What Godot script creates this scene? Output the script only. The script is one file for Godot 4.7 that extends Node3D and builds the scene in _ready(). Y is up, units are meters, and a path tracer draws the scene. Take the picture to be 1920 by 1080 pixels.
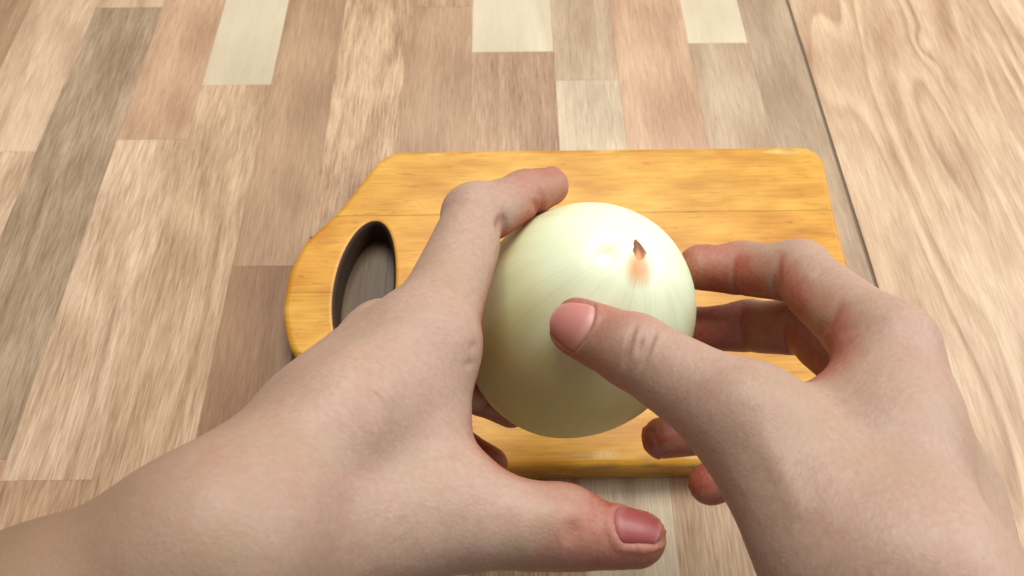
extends Node3D
# Two bare hands holding a peeled onion above a small yellow cutting board on a laminate floor.
# Metres, y up. The floor is y = 0, the board's top y = 0.018. Written in world space.

const HAND_LEFT := {
	"wrist": Vector3(-0.07163, 0.18718, -0.03325),
	"elbow": Vector3(-0.18239, 0.18221, 0.02580),
	"thumb": [[Vector3(-0.04890, 0.18125, -0.04052), 0.01500], [Vector3(-0.01409, 0.16847, -0.04786), 0.01220], [Vector3(0.01351, 0.16551, -0.04446), 0.01000], [Vector3(0.03177, 0.17044, -0.04075), 0.00640]],
	"index": [[Vector3(-0.02295, 0.17468, -0.09329), 0.01200], [Vector3(-0.00973, 0.16195, -0.14569), 0.00980], [Vector3(0.00697, 0.15526, -0.15955), 0.00740], [Vector3(0.01547, 0.15216, -0.16591), 0.00640]],
	"middle": [[Vector3(-0.03734, 0.15663, -0.10230), 0.01150], [Vector3(-0.02917, 0.11338, -0.11368), 0.00980], [Vector3(-0.01219, 0.08103, -0.11784), 0.00800], [Vector3(0.00125, 0.07174, -0.11382), 0.00720]],
	"ring": [[Vector3(-0.04960, 0.13912, -0.10245), 0.01120], [Vector3(-0.04350, 0.09048, -0.10878), 0.00950], [Vector3(-0.02012, 0.06728, -0.09895), 0.00780], [Vector3(-0.00725, 0.06394, -0.09321), 0.00680]],
	"little": [[Vector3(-0.05922, 0.12004, -0.09803), 0.00900], [Vector3(-0.05598, 0.08308, -0.09666), 0.00820], [Vector3(-0.03912, 0.06699, -0.09098), 0.00700], [Vector3(-0.02810, 0.06479, -0.08717), 0.00620]],
	"web": [[[Vector3(-0.02226, 0.17279, -0.09012), 0.01180], [Vector3(-0.02192, 0.16924, -0.05896), 0.01180]], [[Vector3(-0.03409, 0.17165, -0.08840), 0.01100], [Vector3(-0.03938, 0.17169, -0.05165), 0.01300]]],
	"grooves": [[Vector3(0.01448, 0.17673, -0.04372), Vector3(0.01389, 0.17344, -0.03824), Vector3(-0.07742, 0.96921, 0.23376), 0.0008, 0.00090], [Vector3(0.01628, 0.17693, -0.04402), Vector3(0.01544, 0.17410, -0.03931), Vector3(-0.08702, 0.96801, 0.23534), 0.0008, 0.00090], [Vector3(-0.00133, 0.16231, -0.14617), Vector3(-0.00229, 0.15871, -0.14019), Vector3(0.00545, 0.80116, 0.59843), 0.0016, 0.00120], [Vector3(0.00967, 0.15530, -0.15763), Vector3(0.01144, 0.15246, -0.15288), Vector3(-0.03765, 0.78885, 0.61343), 0.0013, 0.00070], [Vector3(-0.02816, 0.18210, -0.10960), Vector3(-0.03387, 0.17995, -0.10611), Vector3(0.13465, 0.84101, 0.52400), 0.0016, 0.00050], [Vector3(-0.01036, 0.17497, -0.08969), Vector3(-0.00842, 0.17647, -0.09217), Vector3(0.05074, 0.89682, 0.43948), 0.0010, 0.00040], [Vector3(-0.01181, 0.17363, -0.08554), Vector3(-0.00946, 0.17467, -0.08725), Vector3(0.05802, 0.90560, 0.42014), 0.0010, 0.00040], [Vector3(-0.02413, 0.18914, -0.07854), Vector3(-0.05239, 0.17612, -0.05728), Vector3(0.12848, 0.89921, 0.41822), 0.0030, -0.00070], [Vector3(-0.03344, 0.18914, -0.07867), Vector3(-0.06434, 0.17749, -0.05974), Vector3(0.17670, 0.89218, 0.41568), 0.0028, -0.00060], [Vector3(-0.04042, 0.18904, -0.06889), Vector3(-0.05111, 0.17570, -0.04685), Vector3(0.21629, 0.90407, 0.36863), 0.0016, -0.00040], [Vector3(-0.04997, 0.17975, -0.04581), Vector3(-0.06774, 0.17812, -0.04336), Vector3(0.26205, 0.93468, 0.24020), 0.0016, -0.00040]],
	"nail_dir": Vector3(-0.09348, 0.97794, -0.55302),
	"girth": 1.130,
	"nail_tone": Color(0.60, 0.28, 0.27),
	"arm_tone": 1.00,
}
const HAND_RIGHT := {
	"wrist": Vector3(0.09265, 0.17260, -0.02014),
	"elbow": Vector3(0.11177, 0.16495, 0.03170),
	"thumb": [[Vector3(0.07694, 0.18016, -0.03296), 0.01550], [Vector3(0.06184, 0.17754, -0.06766), 0.01320], [Vector3(0.03625, 0.16956, -0.09165), 0.01020], [Vector3(0.02122, 0.16428, -0.10250), 0.00850]],
	"index": [[Vector3(0.10774, 0.16959, -0.09259), 0.01170], [Vector3(0.09898, 0.14498, -0.13331), 0.00980], [Vector3(0.08542, 0.13195, -0.14290), 0.00900], [Vector3(0.07105, 0.12878, -0.14560), 0.00780]],
	"middle": [[Vector3(0.11948, 0.14946, -0.08804), 0.01220], [Vector3(0.10591, 0.12466, -0.12269), 0.00980], [Vector3(0.09224, 0.10886, -0.13154), 0.00920], [Vector3(0.07193, 0.10469, -0.13267), 0.00800]],
	"ring": [[Vector3(0.12539, 0.13177, -0.08375), 0.01160], [Vector3(0.10275, 0.09667, -0.09945), 0.00960], [Vector3(0.08022, 0.08254, -0.09956), 0.00880], [Vector3(0.05988, 0.08104, -0.09737), 0.00800]],
	"little": [[Vector3(0.12606, 0.12401, -0.07082), 0.01080], [Vector3(0.10300, 0.10216, -0.08140), 0.00840], [Vector3(0.08634, 0.09038, -0.08146), 0.00760], [Vector3(0.07316, 0.08776, -0.07729), 0.00700]],
	"web": [[[Vector3(0.06868, 0.17002, -0.06670), 0.00900], [Vector3(0.10336, 0.15988, -0.07454), 0.01050]], [[Vector3(0.08065, 0.17475, -0.05302), 0.01200], [Vector3(0.10585, 0.16557, -0.07621), 0.01200]], [[Vector3(0.12070, 0.15566, -0.05367), 0.01200], [Vector3(0.11488, 0.16066, -0.03101), 0.01400]]],
	"grooves": [[Vector3(0.03464, 0.18160, -0.09424), Vector3(0.03103, 0.17530, -0.08381), Vector3(-0.17065, 0.86908, 0.46431), 0.0008, 0.00110], [Vector3(0.03690, 0.18012, -0.09174), Vector3(0.03510, 0.17716, -0.08683), Vector3(-0.18132, 0.87403, 0.45077), 0.0007, 0.00090], [Vector3(0.04047, 0.18241, -0.09356), Vector3(0.03545, 0.17607, -0.08308), Vector3(-0.19935, 0.86483, 0.46080), 0.0008, 0.00110], [Vector3(0.09085, 0.15261, -0.13447), Vector3(0.08960, 0.14531, -0.12235), Vector3(-0.34705, 0.78465, 0.51370), 0.0010, 0.00050], [Vector3(0.09377, 0.15680, -0.10063), Vector3(0.10169, 0.16297, -0.11078), Vector3(-0.38473, 0.82553, 0.41289), 0.0014, 0.00090], [Vector3(0.09299, 0.17293, -0.09447), Vector3(0.10698, 0.17601, -0.09940), Vector3(-0.40848, 0.81297, 0.41499), 0.0013, 0.00070], [Vector3(0.10292, 0.15584, -0.12802), Vector3(0.09847, 0.15050, -0.11920), Vector3(-0.39510, 0.77612, 0.49147), 0.0014, 0.00060], [Vector3(0.10059, 0.18062, -0.07609), Vector3(0.09741, 0.16354, -0.04772), Vector3(-0.46216, 0.81497, 0.34961), 0.0030, -0.00060], [Vector3(0.11296, 0.17361, -0.07589), Vector3(0.11039, 0.15600, -0.04662), Vector3(-0.49289, 0.80460, 0.33116), 0.0030, -0.00060], [Vector3(0.08300, 0.17683, -0.06617), Vector3(0.09371, 0.16768, -0.05078), Vector3(-0.39530, 0.86280, 0.31514), 0.0016, -0.00040], [Vector3(0.08878, 0.17770, -0.04811), Vector3(0.08598, 0.16903, -0.03372), Vector3(-0.42961, 0.87249, 0.23279), 0.0016, -0.00040], [Vector3(0.05984, 0.18828, -0.06226), Vector3(0.07231, 0.17509, -0.04012), Vector3(-0.31422, 0.89128, 0.32694), 0.0030, -0.00060]],
	"nail_dir": Vector3(-0.09552, 0.90542, 0.41961),
	"girth": 1.140,
	"nail_tone": Color(0.78, 0.50, 0.46),
	"arm_tone": 0.00,
}
const ONION_AT := Vector3(0.02521, 0.12006, -0.12788)
const ONION_AXIS := Vector3(0.30807, 0.95120, -0.01777)

var rng := RandomNumberGenerator.new()
var floor_node: Node3D


func _ready() -> void:
	rng.seed = 7
	# --- camera: a phone held above, looking 59 degrees down
	var cam := Camera3D.new()
	cam.name = "camera"
	cam.fov = 42.46
	cam.near = 0.01
	cam.far = 60.0
	cam.position = Vector3(0, 0.358, 0)
	cam.rotation_degrees = Vector3(-59.0, -0.849, 0)
	var lens := CameraAttributesPhysical.new()   # a phone's small depth of field, focused on the onion
	lens.frustum_focal_length = 30.9
	lens.frustum_focus_distance = 0.228
	lens.exposure_aperture = 28.0
	lens.frustum_near = 0.01
	lens.frustum_far = 60.0
	cam.attributes = lens
	add_child(cam)
	cam.fov = 42.46
	cam.current = true
	# --- light: a pale room, a window to the right and a ceiling lamp
	var env := Environment.new()
	env.background_mode = Environment.BG_COLOR
	env.background_color = Color(0.51, 0.51, 0.51)
	env.tonemap_mode = Environment.TONE_MAPPER_LINEAR
	env.tonemap_exposure = 1.0
	env.sdfgi_enabled = true
	env.ssao_enabled = true
	env.ssil_enabled = true
	var we := WorldEnvironment.new()
	we.name = "world_environment"
	we.environment = env
	add_child(we)
	area_light("window_light", Vector3(1.4, 1.0, -0.55), Vector3(0.05, 0.05, -0.2), Vector2(1.1, 1.0), 2.1, Color(0.97, 0.99, 1.0))
	area_light("ceiling_light", Vector3(0.15, 1.75, -1.0), Vector3(0, 0, -0.2), Vector2(1.1, 1.1), 3.9, Color(1.0, 0.985, 0.955))
	build_floor()
	build_board()
	build_onion()
	build_hand(HAND_LEFT, "left hand reaching in from the lower left, thumb stretched out below the onion", 1)
	build_hand(HAND_RIGHT, "right hand at the right, its thumb with pink nail pressed on the onion", 2)


func area_light(called: String, at: Vector3, to: Vector3, size: Vector2, energy: float, tint: Color) -> void:
	var l := AreaLight3D.new()
	l.name = called
	l.area_size = size
	l.light_energy = energy
	l.light_color = tint
	l.area_range = 8.0
	l.area_attenuation = 2.0
	l.shadow_enabled = true
	add_child(l)
	l.look_at_from_position(at, to, Vector3.UP)


# ---------------------------------------------------------------- helpers
func mesh_from(v: PackedVector3Array, idx: PackedInt32Array, n = null, uv = null, col = null) -> ArrayMesh:
	var a := []
	a.resize(Mesh.ARRAY_MAX)
	a[Mesh.ARRAY_VERTEX] = v
	a[Mesh.ARRAY_INDEX] = idx
	if n != null:
		a[Mesh.ARRAY_NORMAL] = n
	if uv != null:
		a[Mesh.ARRAY_TEX_UV] = uv
	if col != null:
		a[Mesh.ARRAY_COLOR] = col
	var m := ArrayMesh.new()
	m.add_surface_from_arrays(Mesh.PRIMITIVE_TRIANGLES, a)
	return m


func put(called: String, m: Mesh, mat: Material, parent: Node) -> MeshInstance3D:
	var o := MeshInstance3D.new()
	o.name = called
	o.mesh = m
	o.material_override = mat
	parent.add_child(o, true)
	return o


func smooth_normals(v: PackedVector3Array, idx: PackedInt32Array) -> PackedVector3Array:
	var n := PackedVector3Array()
	n.resize(v.size())
	for t in range(0, idx.size(), 3):
		var a := idx[t]
		var b := idx[t + 1]
		var c := idx[t + 2]
		var f := (v[c] - v[a]).cross(v[b] - v[a])
		n[a] += f
		n[b] += f
		n[c] += f
	for i in n.size():
		n[i] = n[i].normalized()
	return n


func noise(sd: int, freq: float, octaves := 3) -> FastNoiseLite:
	var f := FastNoiseLite.new()
	f.noise_type = FastNoiseLite.TYPE_SIMPLEX_SMOOTH
	f.seed = sd
	f.frequency = freq
	f.fractal_octaves = octaves
	return f


func lin(c: Color) -> Color:
	return c.srgb_to_linear()


# ---------------------------------------------------------------- wood
# A flat-sawn wood picture: u across the grain, v along it; sizes in metres.
func wood_texture(sd: int, w: int, h: int, wide: float, long: float, rings: float, wander: float, ring_mix: float, fibre: float, dark: Color, light: Color, knots := []) -> ImageTexture:
	var shape := noise(sd, 1.0, 2)
	var fib := noise(sd + 11, 1.0, 3)
	var patch := noise(sd + 23, 1.0, 2)
	var data := PackedByteArray()
	data.resize(w * h * 3)
	var o := 0
	for y in h:
		var py := long * y / h
		for x in w:
			var px := wide * x / w
			var bend := shape.get_noise_2d(px * 15.0, py * 2.3) * wander
			for k in knots:
				var dx: float = (px - k.x) / k.z
				var dy: float = (py - k.y) / (k.z * 3.0)
				bend += 1.1 * exp(-(dx * dx + dy * dy))
			var r := px * rings + bend
			var s := r - floorf(r)
			s = s * s * (1.0 - smoothstep(0.86, 1.0, s))
			var fb := 0.34 * fib.get_noise_2d(px * 240.0 + bend * 1.5, py * 6.0) + 0.92 * fib.get_noise_2d(px * 900.0 + bend * 2.0 + 31.0, py * 34.0)
			var pt := patch.get_noise_2d(px * 26.0 + bend, py * 9.0)
			var pore := maxf(0.0, patch.get_noise_2d(px * 1300.0 + 91.0, py * 55.0 + 7.0) - 0.26) * 2.0
			var t := clampf(0.62 - ring_mix * (s - 0.3) + fibre * fb + 0.32 * pt - pore * fibre, 0.0, 1.0)
			data[o] = int(255.0 * lerpf(dark.r, light.r, t))
			data[o + 1] = int(255.0 * lerpf(dark.g, light.g, t))
			data[o + 2] = int(255.0 * lerpf(dark.b, light.b, t))
			o += 3
	return ImageTexture.create_from_image(Image.create_from_data(w, h, false, Image.FORMAT_RGB8, data))


func wood_material(tex: Texture2D, tint: Color, rough: float) -> StandardMaterial3D:
	var m := StandardMaterial3D.new()
	m.albedo_texture = tex
	m.albedo_color = tint
	m.roughness = rough
	m.metallic_specular = 0.45
	m.heightmap_enabled = false
	return m


# One strip of laminate: a slab with a narrow chamfer; uv follows its own grain.
func strip_mesh(w: float, l: float, uv0: Vector2, tw: float, tl: float) -> ArrayMesh:
	var st := SurfaceTool.new()
	st.begin(Mesh.PRIMITIVE_TRIANGLES)
	var c := 0.00010
	var hw := w * 0.5
	var hl := l * 0.5
	var rings := [[hw, hl, -0.004], [hw, hl, -c], [hw - c, hl - c, 0.0]]
	var pts := []
	for r in rings:
		pts.append([Vector3(-r[0], r[2], -r[1]), Vector3(r[0], r[2], -r[1]), Vector3(r[0], r[2], r[1]), Vector3(-r[0], r[2], r[1])])
	var quads := [[pts[2][0], pts[2][1], pts[2][2], pts[2][3]]]
	for k in 2:
		for i in 4:
			var j := (i + 1) % 4
			quads.append([pts[k + 1][i], pts[k][i], pts[k][j], pts[k + 1][j]])
	st.set_smooth_group(-1)
	for q in quads:
		for i in [0, 1, 2, 0, 2, 3]:
			st.set_uv(uv0 + Vector2((q[i].x + hw) / tw, (q[i].z + hl) / tl))
			st.add_vertex(q[i])
	st.generate_normals()
	return st.commit()


func build_floor() -> void:
	floor_node = Node3D.new()
	floor_node.name = "floor"
	floor_node.set_meta("kind", "structure")
	floor_node.set_meta("label", "laminate floor of pale and brown wood strips with one dark seam at right")
	add_child(floor_node)
	var under := StandardMaterial3D.new()
	under.albedo_color = Color(0.30, 0.24, 0.19)
	under.roughness = 0.9
	var base := PlaneMesh.new()
	base.size = Vector2(6, 6)
	var b := put("subfloor", base, under, floor_node)
	b.position.y = -0.0045
	# grain pictures (0.10 m x 0.50 m)
	var tex := []
	tex.append(wood_texture(101, 384, 1024, 0.10, 0.50, 50.0, 1.0, 0.14, 0.46, Color(0.66, 0.58, 0.51), Color(1, 0.98, 0.95)))
	tex.append(wood_texture(202, 384, 1024, 0.10, 0.50, 70.0, 0.6, 0.07, 0.36, Color(0.72, 0.65, 0.59), Color(1, 0.98, 0.95)))
	tex.append(wood_texture(303, 384, 1024, 0.10, 0.50, 40.0, 1.8, 0.20, 0.50, Color(0.62, 0.53, 0.46), Color(1, 0.97, 0.93)))
	tex.append(wood_texture(404, 384, 1024, 0.10, 0.50, 120.0, 0.8, 0.04, 0.16, Color(0.84, 0.81, 0.76), Color(1, 0.99, 0.97)))
	var tones := {
		"cream": Color(0.840, 0.800, 0.715), "pale": Color(0.875, 0.790, 0.700), "tan": Color(0.825, 0.730, 0.625), "rose": Color(0.815, 0.700, 0.600),
		"brown": Color(0.735, 0.630, 0.525), "dark": Color(0.645, 0.525, 0.42), "hole_shade": Color(0.42, 0.345, 0.235), "grey": Color(0.730, 0.660, 0.575), "taupe": Color(0.775, 0.705, 0.615),  # the darkest tone is painted shade, for pieces seen through the board's hole
	}
	var mats := {}
	for k in tones:
		for i in 4:
			mats["%s%d" % [k, i]] = wood_material(tex[i], tones[k] * Color(0.985, 0.970, 0.955), 0.42)
	# strips between these lines; pieces of each run from far to near: [end z, tone, grain]
	var lines := [-0.442, -0.394, -0.345, -0.297, -0.248, -0.2035, -0.157, -0.115, -0.068, -0.022, 0.035, 0.078, 0.130, 0.172, 0.209]
	var runs := [
		[[-0.52, "tan", 0], [-0.25, "pale", 2], [0.1, "brown", 0]],
		[[-0.60, "rose", 2], [-0.36, "brown", 1], [-0.05, "tan", 0]],
		[[-0.3203, "pale", 1], [-0.02, "pale", 0]],
		[[-0.4578, "tan", 1], [-0.12, "grey", 0], [0.15, "rose", 0]],
		[[-0.3296, "rose", 1], [-0.109, "pale", 0], [0.11, "rose", 0]],
		[[-0.3775, "cream", 3], [-0.03, "tan", 0], [0.12, "brown", 1]],
		[[-0.2318, "brown", 1], [0.02, "dark", 1]],
		[[-0.55, "pale", 1], [-0.252, "tan", 2], [-0.13, "hole_shade", 0], [0.1, "rose", 0]],  # third piece lies under the hand hole, its tone darkened as shade
		[[-0.4555, "rose", 0], [-0.262, "brown", 1], [-0.15, "hole_shade", 1], [0.05, "tan", 0]],  # third piece too: shade of the hand hole put into its tone
		[[-0.407, "cream", 3], [-0.17, "brown", 0], [-0.01, "tan", 2]],
		[[-0.3788, "taupe", 1], [0.06, "cream", 1]],
		[[-0.22, "rose", 1], [0.08, "tan", 0]],
		[[-0.4137, "cream", 3], [-0.2, "taupe", 1], [0.02, "pale", 0]],
		[[-0.19, "grey", 1], [0.12, "taupe", 1]],
	]
	# go on with the same pattern to the left and right of what the photo shows
	var names := ["pale", "tan", "rose", "brown", "taupe", "cream", "grey"]
	for i in lines.size() - 1:
		var z0 := -1.0 + rng.randf() * 0.12
		var list: Array = runs[i].duplicate()
		var first: float = list[0][0]
		if first > -0.6:
			list[0] = [first, list[0][1], list[0][2]]
		var starts := maxf(z0, first - 0.33)
		var extra := []
		if starts > -0.98:
			extra = [[starts, names[rng.randi() % 6], rng.randi() % 3]]
		list = extra + list
		list.append([0.45, names[rng.randi() % 5], rng.randi() % 3])
		run_of_strips(lines[i], lines[i + 1], -1.02, list, mats)
	var x := -0.442
	while x > -0.9:
		var w := rng.randf_range(0.042, 0.052)
		var z := -1.02
		var list := []
		while z < 0.42:
			z += rng.randf_range(0.18, 0.4)
			list.append([minf(z, 0.45), names[rng.randi() % 6], rng.randi() % 3])
		run_of_strips(x - w, x, -1.02, list, mats)
		x -= w
	var fill := StandardMaterial3D.new()
	fill.albedo_color = Color(0.43, 0.37, 0.30)
	fill.roughness = 0.8
	var jf := put("joint_filler", strip_mesh(0.0022, 1.46, Vector2.ZERO, 0.1, 0.5), fill, floor_node)
	jf.position = Vector3(0.2087, -0.0007, -0.285)
	# the broad boards right of the seam: one wide figure each
	var wide := wood_texture(515, 768, 1536, 0.20, 0.80, 36.0, 2.0, 0.38, 0.27, Color(0.66, 0.54, 0.45), Color(1, 0.965, 0.91), [Vector3(0.05, 0.62, 0.006), Vector3(0.115, 0.52, 0.007), Vector3(0.085, 0.09, 0.006)])
	var wm := wood_material(wide, Color(0.835, 0.755, 0.660), 0.42)
	var wx := 0.209
	var uvs := [Vector2(0.01, 0.35), Vector2(0.03, 0.5), Vector2(0.0, 0.2), Vector2(0.02, 0.7)]
	for k in 4:
		var ends := [[-1.02, -0.62 + 0.1 * k], [-0.62 + 0.1 * k, 0.45]]
		if k == 0:
			ends = [[-1.02, 0.45]]
		for e in ends:
			var o := put("plank", strip_mesh(0.192 - 0.0012, e[1] - e[0] - 0.0006, uvs[k], 0.20, 0.80), wm, floor_node)
			o.position = Vector3(wx + 0.096 + 0.0003, 0, (e[0] + e[1]) * 0.5)
		wx += 0.192


func run_of_strips(x0: float, x1: float, z: float, list: Array, mats: Dictionary) -> void:
	var gap := 0.00005 if absf(x1 - 0.209) > 0.001 else 0.0013
	for p in list:
		if p[0] - z < 0.01:
			continue
		var uv0 := Vector2(rng.randf() * maxf(0.0, 1.0 - (x1 - x0) / 0.10), rng.randf() * maxf(0.0, 1.0 - (p[0] - z) / 0.50))
		var o := put("plank", strip_mesh(x1 - x0 - gap, p[0] - z - 0.00005, uv0, 0.10, 0.50), mats["%s%d" % [p[1], p[2]]], floor_node)
		o.position = Vector3((x0 + x1 - gap) * 0.5, rng.randf_range(-0.00002, 0.00002), (z + p[0]) * 0.5)
		z = p[0]


# ---------------------------------------------------------------- cutting board
func board_outline() -> PackedVector2Array:
	# half of the outline, from the handle's end to the right end, mirrored about z = -0.204
	var half := PackedVector2Array()
	var ctrl := [Vector2(-0.1185, 0.0), Vector2(-0.1180, 0.012), Vector2(-0.1150, 0.0235), Vector2(-0.1105, 0.0345), Vector2(-0.0962, 0.0535), Vector2(-0.0825, 0.0785), Vector2(-0.0755, 0.0905), Vector2(-0.0660, 0.0970), Vector2(-0.0530, 0.0982)]
	var curve := Curve2D.new()
	for i in ctrl.size():
		var a: Vector2 = ctrl[maxi(i - 1, 0)] if i > 0 else Vector2(-0.118, -0.012)
		var b: Vector2 = ctrl[mini(i + 1, ctrl.size() - 1)]
		var t := (b - a) / 6.0
		curve.add_point(ctrl[i], -t, t)
	curve.bake_interval = 0.003
	for p in curve.get_baked_points():
		half.append(p)
	for i in 24:
		half.append(Vector2(lerpf(-0.050, 0.176, i / 23.0), 0.0982))
	for i in range(1, 9):
		var a := PI / 2 * (1.0 - i / 8.0)
		half.append(Vector2(0.1775 + 0.0135 * cos(a), 0.0847 + 0.0135 * sin(a)))
	for i in range(1, 13):
		var s := 1.0 - i / 12.0
		half.append(Vector2(0.1910 - 0.004 * (1.0 - s * s), 0.0847 * s))
	var all := PackedVector2Array()
	for p in half:
		all.append(p)
	for i in range(half.size() - 2, 0, -1):
		all.append(Vector2(half[i].x, -half[i].y))
	var out := PackedVector2Array()
	for p in all:
		out.append(Vector2(p.x, p.y - 0.204))
	return out


func slot_outline() -> PackedVector2Array:
	# a bow-shaped hand hole: straight right side, bulging left side
	var out := PackedVector2Array()
	for i in 56:
		var a := TAU * i / 56.0
		var z := 0.0445 * sin(a)
		var x := -0.0738 + 0.0152 * cos(a)
		x -= 0.0022 * (1.0 - pow(z / 0.0445, 2.0))
		out.append(Vector2(x, z - 0.204))
	return out


func inset(p: PackedVector2Array, d: float) -> PackedVector2Array:
	# moves every corner along its own normal; d > 0 goes to the left of the walk
	var out := PackedVector2Array()
	var n := p.size()
	for i in n:
		var t := (p[(i + 1) % n] - p[(i + n - 1) % n]).normalized()
		out.append(p[i] + Vector2(-t.y, t.x) * d)
	return out


func area_of(p: PackedVector2Array) -> float:
	var s := 0.0
	for i in p.size():
		s += p[i].cross(p[(i + 1) % p.size()])
	return s * 0.5


func build_board() -> void:
	var root := Node3D.new()
	root.name = "cutting_board"
	root.position = Vector3(0.03, 0, -0.204)
	root.set_meta("label", "small yellow wooden cutting board with a hand hole, lying under the onion")
	root.set_meta("category", "cutting board")
	add_child(root)
	var outer := board_outline()
	var hole := slot_outline()
	if area_of(outer) < 0:
		outer.reverse()
	if area_of(hole) < 0:
		hole.reverse()
	var th := 0.018
	# rings from the bottom up: [inset, height]
	var prof := [[0.0015, 0.0003], [0.0, 0.002], [0.0, th - 0.0034], [0.0004, th - 0.0020], [0.0012, th - 0.0008], [0.0024, th - 0.0002], [0.0036, th]]
	var hprof := [[0.0, 0.0003], [0.0, th - 0.003], [0.0005, th - 0.0014], [0.0016, th - 0.0003], [0.0028, th]]
	var tris: Array = []   # [Vector3 x3] soup
	var rings := []
	for r in prof:
		rings.append([inset(outer, r[0]), r[1]])
	var holes := []
	for r in hprof:
		holes.append([inset(hole, -r[0]), r[1]])
	for set_ in [[rings, 1], [holes.slice(3), -1]]:
		var rs: Array = set_[0]
		for k in rs.size() - 1:
			var lo: PackedVector2Array = rs[k][0]
			var hi: PackedVector2Array = rs[k + 1][0]
			for i in lo.size():
				var j := (i + 1) % lo.size()
				var a := Vector3(lo[i].x, rs[k][1], lo[i].y)
				var b := Vector3(lo[j].x, rs[k][1], lo[j].y)
				var c := Vector3(hi[j].x, rs[k + 1][1], hi[j].y)
				var d := Vector3(hi[i].x, rs[k + 1][1], hi[i].y)
				tris.append([a, b, c])
				tris.append([a, c, d])
	# top face and underside: outline minus hole, cut in two along the middle so that each half is simple
	for side in 2:
		var o: PackedVector2Array = rings[-1][0] if side == 0 else rings[0][0]
		var hl: PackedVector2Array = holes[-1][0] if side == 0 else holes[0][0]
		var y: float = th if side == 0 else 0.0003
		for half in 2:
			var zlo := -0.204 if half == 0 else -0.4
			var zhi := 0.0 if half == 0 else -0.204
			var box := PackedVector2Array([Vector2(-0.3, zlo), Vector2(0.4, zlo), Vector2(0.4, zhi), Vector2(-0.3, zhi)])
			for part in Geometry2D.intersect_polygons(o, box):
				for piece in Geometry2D.clip_polygons(part, hl):
					var t := Geometry2D.triangulate_polygon(piece)
					for q in range(0, t.size(), 3):
						tris.append([Vector3(piece[t[q]].x, y, piece[t[q]].y), Vector3(piece[t[q + 1]].x, y, piece[t[q + 1]].y), Vector3(piece[t[q + 2]].x, y, piece[t[q + 2]].y)])
	# glued staves: cut the soup into four with hairline joints
	var mats := []
	var tex := board_texture()
	for c in [Color(1, 1, 1), Color(0.99, 0.96, 0.90), Color(1.0, 1.0, 1.0), Color(0.97, 0.95, 0.92)]:
		var m := StandardMaterial3D.new()
		m.albedo_texture = tex
		m.albedo_color = c
		m.roughness = 0.38
		m.metallic_specular = 0.4
		mats.append(m)
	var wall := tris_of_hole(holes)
	var cuts := [-0.32, -0.2535, -0.203, -0.153, -0.08]
	for k in 4:
		var soup := clip_soup(clip_soup(tris, cuts[k] + 0.00012, 1.0), cuts[k + 1] - 0.00012, -1.0)
		var st := SurfaceTool.new()
		st.begin(Mesh.PRIMITIVE_TRIANGLES)
		for t in soup:
			var a: Vector3 = t[0]
			var b: Vector3 = t[1]
			var c: Vector3 = t[2]
			var f := (c - a).cross(b - a)
			if f.length() < 1e-12:
				continue
			# faces look away from the stave's middle
			var mid := (a + b + c) / 3.0
			var flat := absf(f.normalized().y) > 0.999
			var flip := (f.y < 0) == (mid.y > 0.009) if flat else false
			for v in ([a, c, b] if flip else [a, b, c]):
				st.set_smooth_group(1 if flat else 0)
				st.set_uv(Vector2((v.x + 0.13) / 0.33, (v.z + (v.y - th) * (1.0 if v.z < -0.204 else -1.0) + 0.33) / 0.25))
				st.add_vertex(v - root.position)
		st.generate_normals()
		put("stave", st.commit(), mats[k], root)
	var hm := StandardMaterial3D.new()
	hm.albedo_color = Color(0.22, 0.14, 0.08)  # wall darkened so that the shade inside the hole is in its colour
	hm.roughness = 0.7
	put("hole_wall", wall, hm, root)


func tris_of_hole(holes: Array) -> ArrayMesh:
	var v := PackedVector3Array()
	var idx := PackedInt32Array()
	var n: int = holes[0][0].size()
	for k in 4:
		for i in n:
			v.append(Vector3(holes[k][0][i].x, holes[k][1], holes[k][0][i].y) - Vector3(0.03, 0, -0.204))
	for k in 3:
		for i in n:
			var a := k * n + i
			var b := k * n + (i + 1) % n
			idx.append_array([a, b, a + n, b, b + n, a + n])
	return mesh_from(v, idx, smooth_normals(v, idx))


func clip_soup(tris: Array, z: float, keep: float) -> Array:
	var out := []
	for t in tris:
		var poly := []
		for i in 3:
			var a: Vector3 = t[i]
			var b: Vector3 = t[(i + 1) % 3]
			var da := (a.z - z) * keep
			var db := (b.z - z) * keep
			if da >= 0:
				poly.append(a)
			if (da > 0 and db < 0) or (da < 0 and db > 0):
				poly.append(a.lerp(b, da / (da - db)))
		for i in range(1, poly.size() - 1):
			out.append([poly[0], poly[i], poly[i + 1]])
	return out


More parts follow.
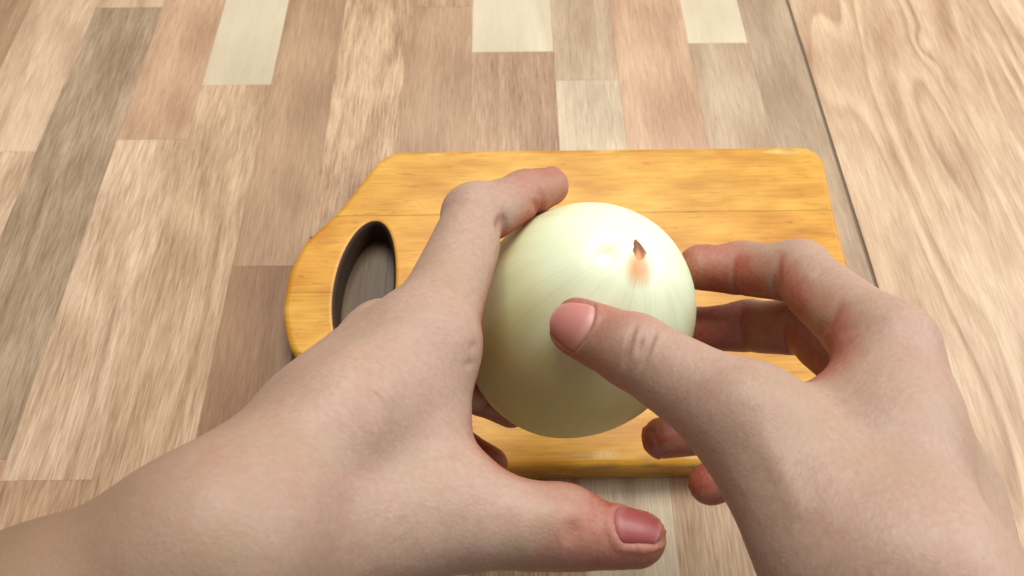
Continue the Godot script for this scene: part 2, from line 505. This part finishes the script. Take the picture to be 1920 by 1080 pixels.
func board_texture() -> ImageTexture:
	# varnished yellow wood, grain along x, with scuffs, stains and knife marks. 0.33 m x 0.21 m
	var w := 1056
	var h := 672
	var g := noise(61, 1.0, 3)
	var p := noise(62, 1.0, 3)
	var data := PackedByteArray()
	data.resize(w * h * 3)
	var o := 0
	for y in h:
		var pz := 0.25 * y / h
		for x in w:
			var px := 0.33 * x / w
			var fine := g.get_noise_2d(px * 26.0, pz * 620.0)
			var blot := p.get_noise_2d(px * 16.0, pz * 38.0)
			var dots := p.get_noise_2d(px * 60.0 + 50.0, pz * 330.0)
			var t := 0.5 + 0.34 * fine + 0.62 * blot
			var dk := clampf((dots - 0.42) * 3.0, 0.0, 1.0) * 0.35
			var r := lerpf(0.710, 0.875, t)
			var gg := lerpf(0.478, 0.668, t)
			var b := lerpf(0.125, 0.280, t)
			data[o] = clampi(int(255.0 * lerpf(r, 0.45, dk)), 0, 255)
			data[o + 1] = clampi(int(255.0 * lerpf(gg, 0.30, dk)), 0, 255)
			data[o + 2] = clampi(int(255.0 * lerpf(b, 0.10, dk)), 0, 255)
			o += 3
	var im := Image.create_from_data(w, h, false, Image.FORMAT_RGB8, data)
	var rr := RandomNumberGenerator.new()
	rr.seed = 5
	for k in 130:   # short cracks and knife marks along the grain, most near the handle
		var cx := rr.randf() * w
		if k < 50:
			cx = rr.randf() * w * 0.34
		var cy := rr.randf() * h
		var n := rr.randi_range(8, 46)
		var dy := rr.randf_range(-0.08, 0.08) if k < 90 else rr.randf_range(-1.6, 1.6)
		var s := rr.randf_range(0.15, 0.6) if k < 90 else rr.randf_range(0.08, 0.22)
		for i in n:
			var fade := sin(PI * i / n) * s
			var qx := int(cx + i)
			var qy := int(cy + dy * i)
			for e in 2:
				if qx >= 0 and qx < w and qy + e >= 0 and qy + e < h:
					im.set_pixel(qx, qy + e, im.get_pixel(qx, qy + e).lerp(Color(0.40, 0.24, 0.07), fade * (1.0 if e == 0 else 0.5)))
	# worn pale patches along the long edges
	for k in 220:
		var cx := rr.randf() * w
		var cy := (rr.randf_range(0.06, 0.13) if k % 3 == 0 else rr.randf_range(0.870, 0.960)) * h
		var rx := rr.randf_range(6, 46)
		var ry := rr.randf_range(2, 9)
		var s := rr.randf_range(0.1, 0.45)
		var tint := Color(0.86, 0.76, 0.52) if rr.randf() < 0.7 else Color(0.55, 0.44, 0.26)
		for y in range(maxi(0, int(cy - ry)), mini(h, int(cy + ry))):
			for x in range(maxi(0, int(cx - rx)), mini(w, int(cx + rx))):
				var e := 1.0 - pow((x - cx) / rx, 2.0) - pow((y - cy) / ry, 2.0)
				if e > 0:
					e *= 0.6 + 0.8 * g.get_noise_2d(x * 0.2, y * 0.35)
					im.set_pixel(x, y, im.get_pixel(x, y).lerp(tint, clampf(e * s * 2.2, 0, 1)))
	return ImageTexture.create_from_image(im)


# ---------------------------------------------------------------- onion
const ONION_R := 0.0395


func onion_profile(s: float) -> Vector2:
	# s from 0 (shoot tip) to 1 (root): x = radius, y = height along the axis
	var a := PI * s
	var r := ONION_R * pow(sin(a), 0.94)
	var y := 0.0488 * cos(a)
	if s < 0.5:
		y += 0.0026 * pow(absf(cos(a)), 9.0)
	else:
		y = y * 1.07 - 0.0010 * pow(absf(cos(a)), 9.0)
	return Vector2(r, y)


func onion_point(s: float, th: float) -> Vector3:
	var p := onion_profile(s)
	var lump := 1.0 + 0.006 * sin(th * 2.0 + 0.6) + 0.004 * sin(th * 3.0 + 2.0) + 0.0022 * sin(th * 7.0 + s * 3.0)
	var q := Vector3(p.x * lump * cos(th), p.y, p.x * lump * sin(th))
	# a faint hollow beside the tip
	if s < 0.3:
		q.y -= 0.0014 * exp(-(pow(q.x + 0.0095, 2.0) + pow(q.z - 0.0040, 2.0)) / 0.000016)
	return q


func build_onion() -> void:
	var root := Node3D.new()
	root.name = "onion"
	var up := ONION_AXIS
	var bx := Vector3(1, 0, 0)
	bx = (bx - up * bx.dot(up)).normalized()
	root.transform = Transform3D(Basis(bx, up, bx.cross(up)), ONION_AT)
	root.set_meta("label", "large peeled pale green onion held between the two hands")
	root.set_meta("category", "onion")
	add_child(root)
	var nt := 160
	var ns := 110
	var v := PackedVector3Array()
	var uv := PackedVector2Array()
	var idx := PackedInt32Array()
	for i in ns + 1:
		for j in nt + 1:
			v.append(onion_point(clampf(float(i) / ns, 0.0005, 0.9995), TAU * j / nt))
			uv.append(Vector2(float(j) / nt, float(i) / ns))
	for i in ns:
		for j in nt:
			var a := i * (nt + 1) + j
			idx.append_array([a, a + nt + 1, a + 1, a + 1, a + nt + 1, a + nt + 2])
	var n := smooth_normals(v, idx)
	for i in ns + 1:   # close the seam of the normals
		var a := i * (nt + 1)
		var m := (n[a] + n[a + nt]).normalized()
		n[a] = m
		n[a + nt] = m
	if n[55 * (nt + 1)].dot(v[55 * (nt + 1)]) < 0:
		for i in n.size():
			n[i] = -n[i]
		for t in range(0, idx.size(), 3):
			var q := idx[t + 1]
			idx[t + 1] = idx[t + 2]
			idx[t + 2] = q
	var m := StandardMaterial3D.new()
	m.albedo_texture = onion_texture()
	m.roughness = 0.40
	m.metallic_specular = 0.6
	m.subsurf_scatter_enabled = true
	m.subsurf_scatter_strength = 0.25
	put("flesh", mesh_from(v, idx, n, uv), m, root)
	# the dry brown shoot tip, a flat pointed flake
	var fv := PackedVector3Array()
	var fi := PackedInt32Array()
	var fc := PackedColorArray()
	var rows := 16
	var base := Vector3(-0.0004, 0.0, 0.0085)
	for i in rows + 1:
		var t := float(i) / rows
		var wd := 0.0027 * pow(maxf(0.0, sin(PI * pow(0.10 + 0.90 * t, 0.62))), 0.8) * (1.0 + 0.07 * sin(t * 23.0) + 0.05 * sin(t * 51.0)) + 0.00010
		var lift := -0.0002 + 0.0008 * t
		for j in 7:
			var a := -1.0 + 2.0 * j / 6.0
			var z := base.z - 0.0005 - 0.0092 * t
			var x := base.x + a * wd + 0.0012 * sin(t * 4.0) * t
			var rad := Vector2(x, z).length()
			var y := height_on_onion(rad) + lift - 0.0007 * a * a * (1.0 - t) * 0.8
			fv.append(Vector3(x, y, z))
			var c := Color(0.84, 0.60, 0.38).lerp(Color(0.50, 0.26, 0.13), smoothstep(0.30, 0.75, t + 0.12 * sin(a * 5.0)))
			fc.append(lin(c))
	for i in rows:
		for j in 6:
			var a := i * 7 + j
			fi.append_array([a, a + 7, a + 1, a + 1, a + 7, a + 8])
	# give it thickness: an underside 0.5 mm below, joined at the rim
	var count := fv.size()
	for i in count:
		fv.append(fv[i] - Vector3(0, 0.00035, 0))
		fc.append(fc[i])
	var top := fi.duplicate()
	for t in range(0, top.size(), 3):
		fi.append_array([top[t] + count, top[t + 2] + count, top[t + 1] + count])
	for i in rows:
		for e in [0, 6]:
			var a: int = i * 7 + e
			fi.append_array([a, a + 7, a + count, a + count, a + 7, a + 7 + count])
	var fm := StandardMaterial3D.new()
	fm.vertex_color_use_as_albedo = true
	fm.roughness = 0.6
	put("dry_shoot_tip", mesh_from(fv, fi, smooth_normals(fv, fi), null, fc), fm, root)


func height_on_onion(rad: float) -> float:
	var lo := 0.0
	var hi := 0.5
	for k in 24:
		var mid := (lo + hi) * 0.5
		if onion_profile(mid).x < rad:
			lo = mid
		else:
			hi = mid
	return onion_profile(lo).y


func onion_texture() -> ImageTexture:
	var w := 1024
	var h := 512
	var a := noise(81, 1.0, 3)
	var data := PackedByteArray()
	data.resize(w * h * 3)
	var o := 0
	for y in h:
		var s := float(y) / h
		for x in w:
			var th := TAU * x / w
			var cx := cos(th)
			var sx := sin(th)
			var vein := a.get_noise_3d(cx * 16.0, sx * 16.0, s * 1.2)
			var thin := pow(maxf(0.0, 0.5 + 0.5 * sin(th * 46.0 + 1.5 * vein + 0.4 * sin(s * 9.0))), 10.0) * smoothstep(0.04, 0.22, s)
			var patch := a.get_noise_3d(cx * 1.5 + 9.0, sx * 1.5, s * 3.0)
			var c := Color(0.91, 0.955, 0.83).lerp(Color(0.82, 0.79, 0.52), smoothstep(0.11, 0.50, s + 0.10 * patch))  # greener shoot end, yellower root end; brighter light on top also painted in
			c = c.lerp(Color(0.86, 0.89, 0.78), 0.35 * clampf(patch * 2.0, 0, 1))
			c = c.lerp(Color(0.70, 0.74, 0.50), 0.12 * thin * (0.5 + patch) + 0.20 * clampf(vein, 0, 1))
			# orange stain round the tip
			var px := onion_profile(s).x * cx + 0.0001
			var pz := onion_profile(s).x * sx - 0.0078
			var ring := sqrt(pow(px + 0.0107, 2.0) + pow(pz + 0.0024, 2.0)) / 0.0034
			c = c.lerp(Color(0.72, 0.80, 0.60), 0.45 * exp(-pow((ring - 0.9) * 2.2, 2.0)) * clampf(0.8 + vein, 0, 1) if s < 0.3 else 0.0)
			if s < 0.3:
				var d := sqrt(px * px * 1.6 + pz * pz) / 0.0050
				c = c.lerp(Color(0.84, 0.60, 0.38), 0.92 * clampf(1.35 - d + 0.25 * vein, 0, 1))
			data[o] = int(255 * c.r)
			data[o + 1] = int(255 * c.g)
			data[o + 2] = int(255 * c.b)
			o += 3
	return ImageTexture.create_from_image(Image.create_from_data(w, h, false, Image.FORMAT_RGB8, data))


# ---------------------------------------------------------------- hands
# A hand is one surface: tapered capsules round its joints, joined by a smooth minimum, meshed as surface nets.
var bones := PackedFloat32Array()   # 16 numbers per bone
const BS := 16


func bone(group: int, a: Vector3, ra: float, b: Vector3, rb: float, k: float, flat_dir := Vector3.ZERO, flat := 1.0) -> void:
	var d := b - a
	bones.append_array(PackedFloat32Array([a.x, a.y, a.z, d.x, d.y, d.z, 1.0 / maxf(d.length_squared(), 1e-9), ra, rb - ra, flat_dir.x, flat_dir.y, flat_dir.z, 1.0 / (flat * flat) - 1.0, group, k, maxf(ra, rb)]))


func one(i: int, x: float, y: float, z: float) -> float:
	var o := i * BS
	var px := x - bones[o]
	var py := y - bones[o + 1]
	var pz := z - bones[o + 2]
	var t := clampf((px * bones[o + 3] + py * bones[o + 4] + pz * bones[o + 5]) * bones[o + 6], 0.0, 1.0)
	px -= t * bones[o + 3]
	py -= t * bones[o + 4]
	pz -= t * bones[o + 5]
	var q := px * px + py * py + pz * pz
	var fl := bones[o + 12]
	if fl != 0.0:
		var e := px * bones[o + 9] + py * bones[o + 10] + pz * bones[o + 11]
		q += e * e * fl
	return sqrt(q) - bones[o + 7] - t * bones[o + 8]


func field(list: PackedInt32Array, x: float, y: float, z: float) -> float:
	var palm := 1.0
	var out := 1.0
	var cur := 1.0
	var group := 0
	for i in list:
		var g := int(bones[i * BS + 13])
		if g != group:
			if group == 0:
				palm = cur
				out = cur
			else:
				out = minf(out, join(palm, cur, 0.008))
			group = g
			cur = 1.0
		cur = join(cur, one(i, x, y, z), bones[i * BS + 14])
	if group == 0:
		return cur
	return minf(out, join(palm, cur, 0.008))


func join(a: float, b: float, k: float) -> float:
	var h := k - absf(a - b)
	if h <= 0.0:
		return minf(a, b)
	return minf(a, b) - h * h / k * 0.25


func build_hand(spec: Dictionary, label: String, sd: int) -> void:
	var wrist: Vector3 = spec.wrist
	var elbow: Vector3 = spec.elbow
	var ex := (elbow - wrist).normalized()
	var rad_dir: Vector3 = (spec.index[0][0] - spec.little[0][0]).normalized()
	var ey := (rad_dir - ex * rad_dir.dot(ex)).normalized()
	var frame := Transform3D(Basis(ex, ey, ex.cross(ey)), wrist)
	var inv := frame.affine_inverse()
	var root := Node3D.new()
	root.name = "hand" if not has_node("hand") else "hand_001"
	root.transform = frame
	root.set_meta("label", label)
	root.set_meta("category", "hand")
	root.set_meta("group", "the hands of one person")
	add_child(root, true)
	# --- bones, in the frame of the wrist
	bones = PackedFloat32Array()
	var J := {}
	for n in ["thumb", "index", "middle", "ring", "little"]:
		var c := []
		for j in spec[n]:
			c.append([inv * (j[0] as Vector3), j[1]])
		J[n] = c
	var arm := 0.20
	var gi: float = spec.girth
	var side := Vector3(0, 1, 0)
	var back := Vector3(0, 0, 1)
	for s in [-1.0, 1.0]:
		bone(0, side * s * 0.0105 * gi + Vector3(-0.012, 0, 0), 0.0175 * gi, side * s * 0.0100 * gi + Vector3(0.03, 0, 0), 0.0180 * gi, 0.010)
		bone(0, side * s * 0.0100 * gi + Vector3(0.03, 0, 0), 0.0180 * gi, side * s * 0.014 + Vector3(arm, 0, 0), 0.027, 0.012)
	var carp := {"index": 0.013, "middle": 0.005, "ring": -0.004, "little": -0.012}
	for n in carp:
		var m: Vector3 = J[n][0][0]
		var c0: Vector3 = side * carp[n] + Vector3(-0.012, 0, 0)
		bone(0, c0, 0.0155, c0.lerp(m, 0.55), 0.0132, 0.012)
		bone(0, c0.lerp(m, 0.55), 0.0132, m, J[n][0][1], 0.012)
	var th: Array = J.thumb
	bone(0, side * 0.012 + Vector3(-0.006, 0, 0), 0.0150, th[0][0], th[0][1], 0.012)
	bone(0, th[0][0], th[0][1], th[1][0], th[1][1], 0.012)
	for wb in spec.web:
		bone(0, inv * (wb[0][0] as Vector3), wb[0][1], inv * (wb[1][0] as Vector3), wb[1][1], 0.014)
	var nail_dir: Vector3 = inv.basis * (spec.nail_dir as Vector3)
	var g := 1
	var dorsal := {}
	for n in ["thumb", "index", "middle", "ring", "little"]:
		var c: Array = J[n]
		var up: Vector3
		if n == "thumb":
			up = nail_dir
		else:
			up = (c[1][0] + c[2][0]) * 0.5 - (c[0][0] + c[3][0]) * 0.5
		var ups := []
		for k in 3:
			var ax: Vector3 = (c[k + 1][0] - c[k][0]).normalized()
			var u := (up - ax * up.dot(ax)).normalized()
			ups.append(u)
			var r0: float = c[k][1]
			var r1: float = c[k + 1][1]
			bone(g, c[k][0], r0, c[k + 1][0], r1, 0.003, u, 0.93 if k == 2 else 1.0)
			# flesh on the palm side of each segment
			if not (n == "thumb" and k == 0):
				var p0: Vector3 = c[k][0].lerp(c[k + 1][0], 0.30)
				var p1: Vector3 = c[k][0].lerp(c[k + 1][0], 0.72 if k < 2 else 0.95)
				bone(g, p0 - u * 0.0016, lerpf(r0, r1, 0.35) * 0.96, p1 - u * 0.0015, lerpf(r0, r1, 0.72 if k < 2 else 0.92) * 0.95, 0.0022)
			# knuckle on the back of the joint
			if k > 0:
				bone(g, c[k][0] + u * r0 * 0.20 - ax * 0.001, r0 * 0.86, c[k][0] + u * r0 * 0.20 + ax * 0.001, r0 * 0.86, 0.004)
		dorsal[n] = ups
		g += 1
	# --- grid: fine over the hand, stretched along the forearm
	var h := 0.00088
	var count := bones.size() / BS
	var lo := Vector3(1, 1, 1)
	var hi := -lo
	for i in count:
		var o := i * BS
		var a := Vector3(bones[o], bones[o + 1], bones[o + 2])
		var b := a + Vector3(bones[o + 3], bones[o + 4], bones[o + 5])
		var r := bones[o + 15] + 0.006
		for p in [a, b]:
			lo = lo.min(p - Vector3(r, r, r))
			hi = hi.max(p + Vector3(r, r, r))
	var xs := PackedFloat32Array()
	var x := lo.x
	var step := h
	while x < hi.x:
		xs.append(x)
		if x > 0.02:
			step = minf(step * 1.05, 0.005)
		x += step
	while xs.size() % 4:
		xs.append(xs[-1] + step)
	var nx := xs.size()
	var ny := (int((hi.y - lo.y) / h) / 4 + 1) * 4
	var nz := (int((hi.z - lo.z) / h) / 4 + 1) * 4
	var F := PackedFloat32Array()
	F.resize(nx * ny * nz)
	F.fill(0.01)
	var sx := ny * nz
	var active := PackedInt32Array()
	# --- coarse pass over blocks of 4 x 4 x 4 nodes, exact values only near the surface
	for bi in nx / 4:
		var x0 := xs[bi * 4]
		var x1 := xs[mini(bi * 4 + 4, nx - 1)]
		var cx := (x0 + x1) * 0.5
		var half := sqrt(pow((x1 - x0) * 0.5, 2.0) + 2.0 * pow(h * 2.0, 2.0))
		var row := PackedInt32Array()
		for i in count:
			var o := i * BS
			var r := bones[o + 15] + half + 0.014
			if minf(bones[o], bones[o] + bones[o + 3]) - r < cx and maxf(bones[o], bones[o] + bones[o + 3]) + r > cx:
				row.append(i)
		for bj in ny / 4:
			var cy := lo.y + (bj * 4 + 2) * h
			var row2 := PackedInt32Array()
			for i in row:
				var o := i * BS
				var r := bones[o + 15] + half + 0.014
				if minf(bones[o + 1], bones[o + 1] + bones[o + 4]) - r < cy and maxf(bones[o + 1], bones[o + 1] + bones[o + 4]) + r > cy:
					row2.append(i)
			if row2.is_empty():
				continue
			for bk in nz / 4:
				var cz := lo.z + (bk * 4 + 2) * h
				var near := PackedInt32Array()
				for i in row2:
					if one(i, cx, cy, cz) < half + 0.014:
						near.append(i)
				if near.is_empty():
					continue
				var d := field(near, cx, cy, cz)
				if d > half + 0.001:
					continue
				var at := (bi * 4 * ny + bj * 4) * nz + bk * 4
				if d < -half - 0.001:
					for i in 4:
						for j in 4:
							var q := at + i * sx + j * nz
							F[q] = -0.01
							F[q + 1] = -0.01
							F[q + 2] = -0.01
							F[q + 3] = -0.01
					continue
				active.append(at)
				for i in 4:
					var px := xs[bi * 4 + i]
					for j in 4:
						var py := lo.y + (bj * 4 + j) * h
						var q := at + i * sx + j * nz
						for k in 4:
							F[q + k] = field(near, px, py, lo.z + (bk * 4 + k) * h)
	# --- surface nets
	var VI := PackedInt32Array()
	VI.resize(nx * ny * nz)
	VI.fill(-1)
	var v := PackedVector3Array()
	var corner := PackedInt32Array([0, 1, nz, nz + 1, sx, sx + 1, sx + nz, sx + nz + 1])
	var edges := [[0, 1], [2, 3], [4, 5], [6, 7], [0, 2], [1, 3], [4, 6], [5, 7], [0, 4], [1, 5], [2, 6], [3, 7]]
	var val := PackedFloat32Array()
	val.resize(8)
	for at in active:
		for n in 64:
			var q := at + (n >> 4) * sx + ((n >> 2) & 3) * nz + (n & 3)
			var neg := 0
			if q + corner[7] >= F.size():
				continue
			for c in 8:
				val[c] = F[q + corner[c]]
				if val[c] < 0.0:
					neg += 1
			if neg == 0 or neg == 8:
				continue
			var i := q / sx
			var j := (q / nz) % ny
			var k := q % nz
			if i + 1 >= nx:
				continue
			var sum := Vector3.ZERO
			var m := 0
			for e in edges:
				var a: int = e[0]
				var b: int = e[1]
				if (val[a] < 0.0) != (val[b] < 0.0):
					var t := val[a] / (val[a] - val[b])
					sum += Vector3(a >> 2, (a >> 1) & 1, a & 1).lerp(Vector3(b >> 2, (b >> 1) & 1, b & 1), t)
					m += 1
			sum /= m
			VI[q] = v.size()
			v.append(Vector3(lerpf(xs[i], xs[i + 1], sum.x), lo.y + (j + sum.y) * h, lo.z + (k + sum.z) * h))
	var idx := PackedInt32Array()
	var steps := [sx, nz, 1]
	for at in active:
		for n in 64:
			var q := at + (n >> 4) * sx + ((n >> 2) & 3) * nz + (n & 3)
			var f0 := F[q]
			for ax in 3:
				var e: int = steps[ax]
				if q + e >= F.size() or (f0 < 0.0) == (F[q + e] < 0.0):
					continue
				var u: int = steps[(ax + 1) % 3]
				var w: int = steps[(ax + 2) % 3]
				if q - u - w < 0:
					continue
				var a := VI[q - u - w]
				var b := VI[q - w]
				var c := VI[q]
				var d := VI[q - u]
				if a < 0 or b < 0 or c < 0 or d < 0:
					continue
				if f0 < 0.0:
					idx.append_array([a, c, b, a, d, c])
				else:
					idx.append_array([a, b, c, a, c, d])
	var nor := smooth_normals(v, idx)
	# --- creases, nail beds, veins
	var grooves := []
	for gr in spec.grooves:
		grooves.append([inv * (gr[0] as Vector3), inv * (gr[1] as Vector3), inv.basis * (gr[2] as Vector3), gr[3], gr[4]])
	for n in ["index", "middle", "ring", "little"]:   # folds inside the bend of every finger
		for k in [1, 2]:
			var c: Vector3 = J[n][k][0]
			var u: Vector3 = (dorsal[n][k - 1] + dorsal[n][k]).normalized()
			var ax: Vector3 = (J[n][k + 1][0] - J[n][k - 1][0]).normalized()
			var s := ax.cross(u)
			var r: float = J[n][k][1]
			grooves.append([c - u * r - s * r, c - u * r + s * r, -u, 0.0011, 0.0007])
	var nails := []
	for n in ["thumb", "index", "middle", "ring", "little"]:
		nails.append(nail_frame(J[n], dorsal[n][2], 1.0 if n == "thumb" else 0.9))
		nails[-1].tone = spec.nail_tone
	var lump := noise(sd * 31, 55.0, 3)
	for i in v.size():
		var p := v[i]
		if p.x > 0.05:
			continue
		var off := 0.00022 * lump.get_noise_3dv(p)
		for gr in grooves:
			var ga: Vector3 = gr[0]
			var r := p - ga
			if r.length_squared() > 0.0036:
				continue
			var gn: Vector3 = gr[2]
			var dn := r.dot(gn)
			if absf(dn) > 0.013 or nor[i].dot(gn) < 0.05:
				continue
			r -= gn * dn
			var ab: Vector3 = gr[1] - ga
			ab -= gn * ab.dot(gn)
			var t := clampf(r.dot(ab) / ab.length_squared(), 0.0, 1.0)
			var dist: float = (r - ab * t).length() / gr[3]
			if dist < 3.0:
				off += gr[4] * (0.06 * exp(-pow(dist - 1.7, 2.0)) - exp(-dist * dist)) * (0.08 + 0.92 * sin(PI * t))
		for nl in nails:
			var q: Vector3 = nl.inv * p
			if absf(q.x) > 0.02 or q.z < -0.001 or q.y < -0.022 or q.y > 0.012:
				continue
			var a: float = atan2(q.x, q.z) / nl.phi
			var b0: float = nl.l0 + nl.round * a * a
			var db: float = q.y - b0
			var da: float = (1.0 - absf(a)) * nl.phi * nl.r
			var dd := minf(db, da)
			if dd > 0.0:
				off -= 0.0006 * smoothstep(0.0, 0.0008, dd)
			else:
				if q.y < nl.l1 + 0.001:
					off += 0.0004 * exp(-pow((dd + 0.0009) / 0.0009, 2.0))
		v[i] = p + nor[i] * off
	nor = smooth_normals(v, idx)
	# --- colour of the skin: redder on the palm side and towards the fingertips
	var col := PackedColorArray()
	col.resize(v.size())
	var core := inv * ONION_AT
	var mot := noise(sd * 17, 70.0, 3)
	var tips := []
	for n in ["thumb", "index", "middle", "ring", "little"]:
		tips.append(J[n][3][0])
	for i in v.size():
		var p := v[i]
		var pal := clampf(nor[i].dot((core - p).normalized()) * 1.5 - 0.15, 0.0, 1.0) * smoothstep(-0.012, -0.05, p.x)
		var tip := 0.0
		for t in tips:
			tip = maxf(tip, 1.0 - smoothstep(0.004, 0.036, p.distance_to(t)))
		var mt := mot.get_noise_3dv(p)
		var c := Color(0.68, 0.56, 0.49)
		c = c.lerp(Color(0.63, 0.335, 0.275), clampf(0.95 * pal + 0.62 * tip + 0.14 * mt, 0.0, 1.0))
		c = c.lightened(0.09 * mot.get_noise_3dv(p * 9.0) + 0.05 * mot.get_noise_3dv(p * 30.0)) if mt > -2.0 else c
		c = c.lerp(Color(0.63, 0.55, 0.44), clampf(-0.8 * mot.get_noise_3d(p.x * 0.5 + 0.2, p.y * 0.5, p.z * 0.5), 0.0, 0.5))
		c = c.lerp(Color(0.50, 0.395, 0.30), spec.arm_tone * smoothstep(-0.055, 0.050, p.x))
		col[i] = lin(c)
	var m := StandardMaterial3D.new()
	m.vertex_color_use_as_albedo = true
	m.roughness = 0.52
	m.metallic_specular = 0.42
	m.subsurf_scatter_enabled = true
	m.subsurf_scatter_strength = 0.10
	m.uv1_triplanar = true
	m.uv1_scale = Vector3(34, 34, 34)
	m.normal_enabled = true
	m.normal_scale = 0.45
	m.normal_texture = skin_relief()
	put("skin", mesh_from(v, idx, nor, null, col), m, root)
	var nm := StandardMaterial3D.new()
	nm.vertex_color_use_as_albedo = true
	nm.roughness = 0.45
	nm.metallic_specular = 0.5
	nm.subsurf_scatter_enabled = true
	nm.subsurf_scatter_strength = 0.15
	for i in nails.size():
		put("thumbnail" if i == 0 else "fingernail", nail_mesh(nails[i]), nm, root)
	print(root.name, " verts ", v.size(), " tris ", idx.size() / 3, " ms ", Time.get_ticks_msec())


var relief: Texture2D
func skin_relief() -> Texture2D:
	if relief == null:
		var t := NoiseTexture2D.new()
		t.width = 512
		t.height = 512
		t.seamless = true
		var f := FastNoiseLite.new()
		f.noise_type = FastNoiseLite.TYPE_CELLULAR
		f.cellular_return_type = FastNoiseLite.RETURN_DISTANCE2_SUB
		f.frequency = 0.045
		f.seed = 3
		f.fractal_octaves = 2
		t.as_normal_map = true
		t.bump_strength = 3.0
		t.noise = f
		relief = t
	return relief


# x across the nail, y along the finger, z out of the nail
func nail_frame(c: Array, up: Vector3, size: float) -> Dictionary:
	var ax: Vector3 = (c[3][0] - c[2][0]).normalized()
	var r: float = c[3][1]
	var f := Transform3D(Basis(ax.cross(up), ax, up), c[3][0])
	var len := r * 1.75 * size
	var l1 := r * 0.86
	return {"f": f, "inv": f.affine_inverse(), "r": r, "r0": c[2][1], "seg": (c[3][0] - c[2][0]).length(), "phi": deg_to_rad(60.0), "l1": l1, "l0": l1 - len, "round": r * 0.42}


func nail_mesh(nl: Dictionary) -> ArrayMesh:
	var v := PackedVector3Array()
	var col := PackedColorArray()
	var idx := PackedInt32Array()
	var na := 20
	var nb := 18
	for i in nb + 1:
		var b := float(i) / nb
		for j in na + 1:
			var a := -1.0 + 2.0 * j / na
			var y0: float = nl.l0 + nl.round * a * a
			var y1: float = nl.l1 - 0.25 * nl.r * pow(absf(a), 3.0)
			var y := lerpf(y0, y1, b)
			var r: float = nl.r + maxf(0.0, -y) / nl.seg * (nl.r0 - nl.r)
			var drop := 0.0
			if y > -0.3 * nl.r:
				drop = 0.30 * pow(y + 0.3 * nl.r, 2.0) / nl.r
			var edge := maxf(absf(a), 1.0 - b * 1.0) 
			var rim := 0.00045 * smoothstep(0.80, 1.0, absf(a)) + 0.0004 * smoothstep(0.12, 0.0, b)
			var rr := r * 0.965 - drop + 0.00030 - rim
			var ph: float = a * nl.phi
			v.append(nl.f * Vector3(rr * sin(ph), y, rr * cos(ph) * 0.985))
			var c: Color = nl.tone
			c = c.lerp(nl.tone.lightened(0.22), 0.6 * smoothstep(0.22, 0.05, b - 0.06 * (1.0 - a * a)))
			c = c.lerp(nl.tone.lightened(0.30), smoothstep(0.93, 0.97, b))
			col.append(lin(c))
	var n := v.size()
	for i in nb:
		for j in na:
			var p := i * (na + 1) + j
			idx.append_array([p, p + 1, p + na + 1, p + 1, p + na + 2, p + na + 1])
	# underside and rim
	for i in n:
		var q: Vector3 = nl.inv * v[i]
		var d := Vector3(q.x, 0, q.z).normalized()
		v.append(nl.f * (q - d * 0.0007))
		col.append(col[i])
	var tops := idx.duplicate()
	for t in range(0, tops.size(), 3):
		idx.append_array([tops[t] + n, tops[t + 2] + n, tops[t + 1] + n])
	for j in na:
		var p := nb * (na + 1) + j
		idx.append_array([p, p + 1, p + n, p + 1, p + 1 + n, p + n])
		idx.append_array([j, j + n, j + 1, j + 1, j + n, j + 1 + n])
	var nor := smooth_normals(v, idx)
	var mid := (nb / 2) * (na + 1) + na / 2
	if nor[mid].dot(nl.f.basis.z) < 0:
		for t in range(0, idx.size(), 3):
			var s := idx[t + 1]
			idx[t + 1] = idx[t + 2]
			idx[t + 2] = s
		nor = smooth_normals(v, idx)
	return mesh_from(v, idx, nor, null, col)
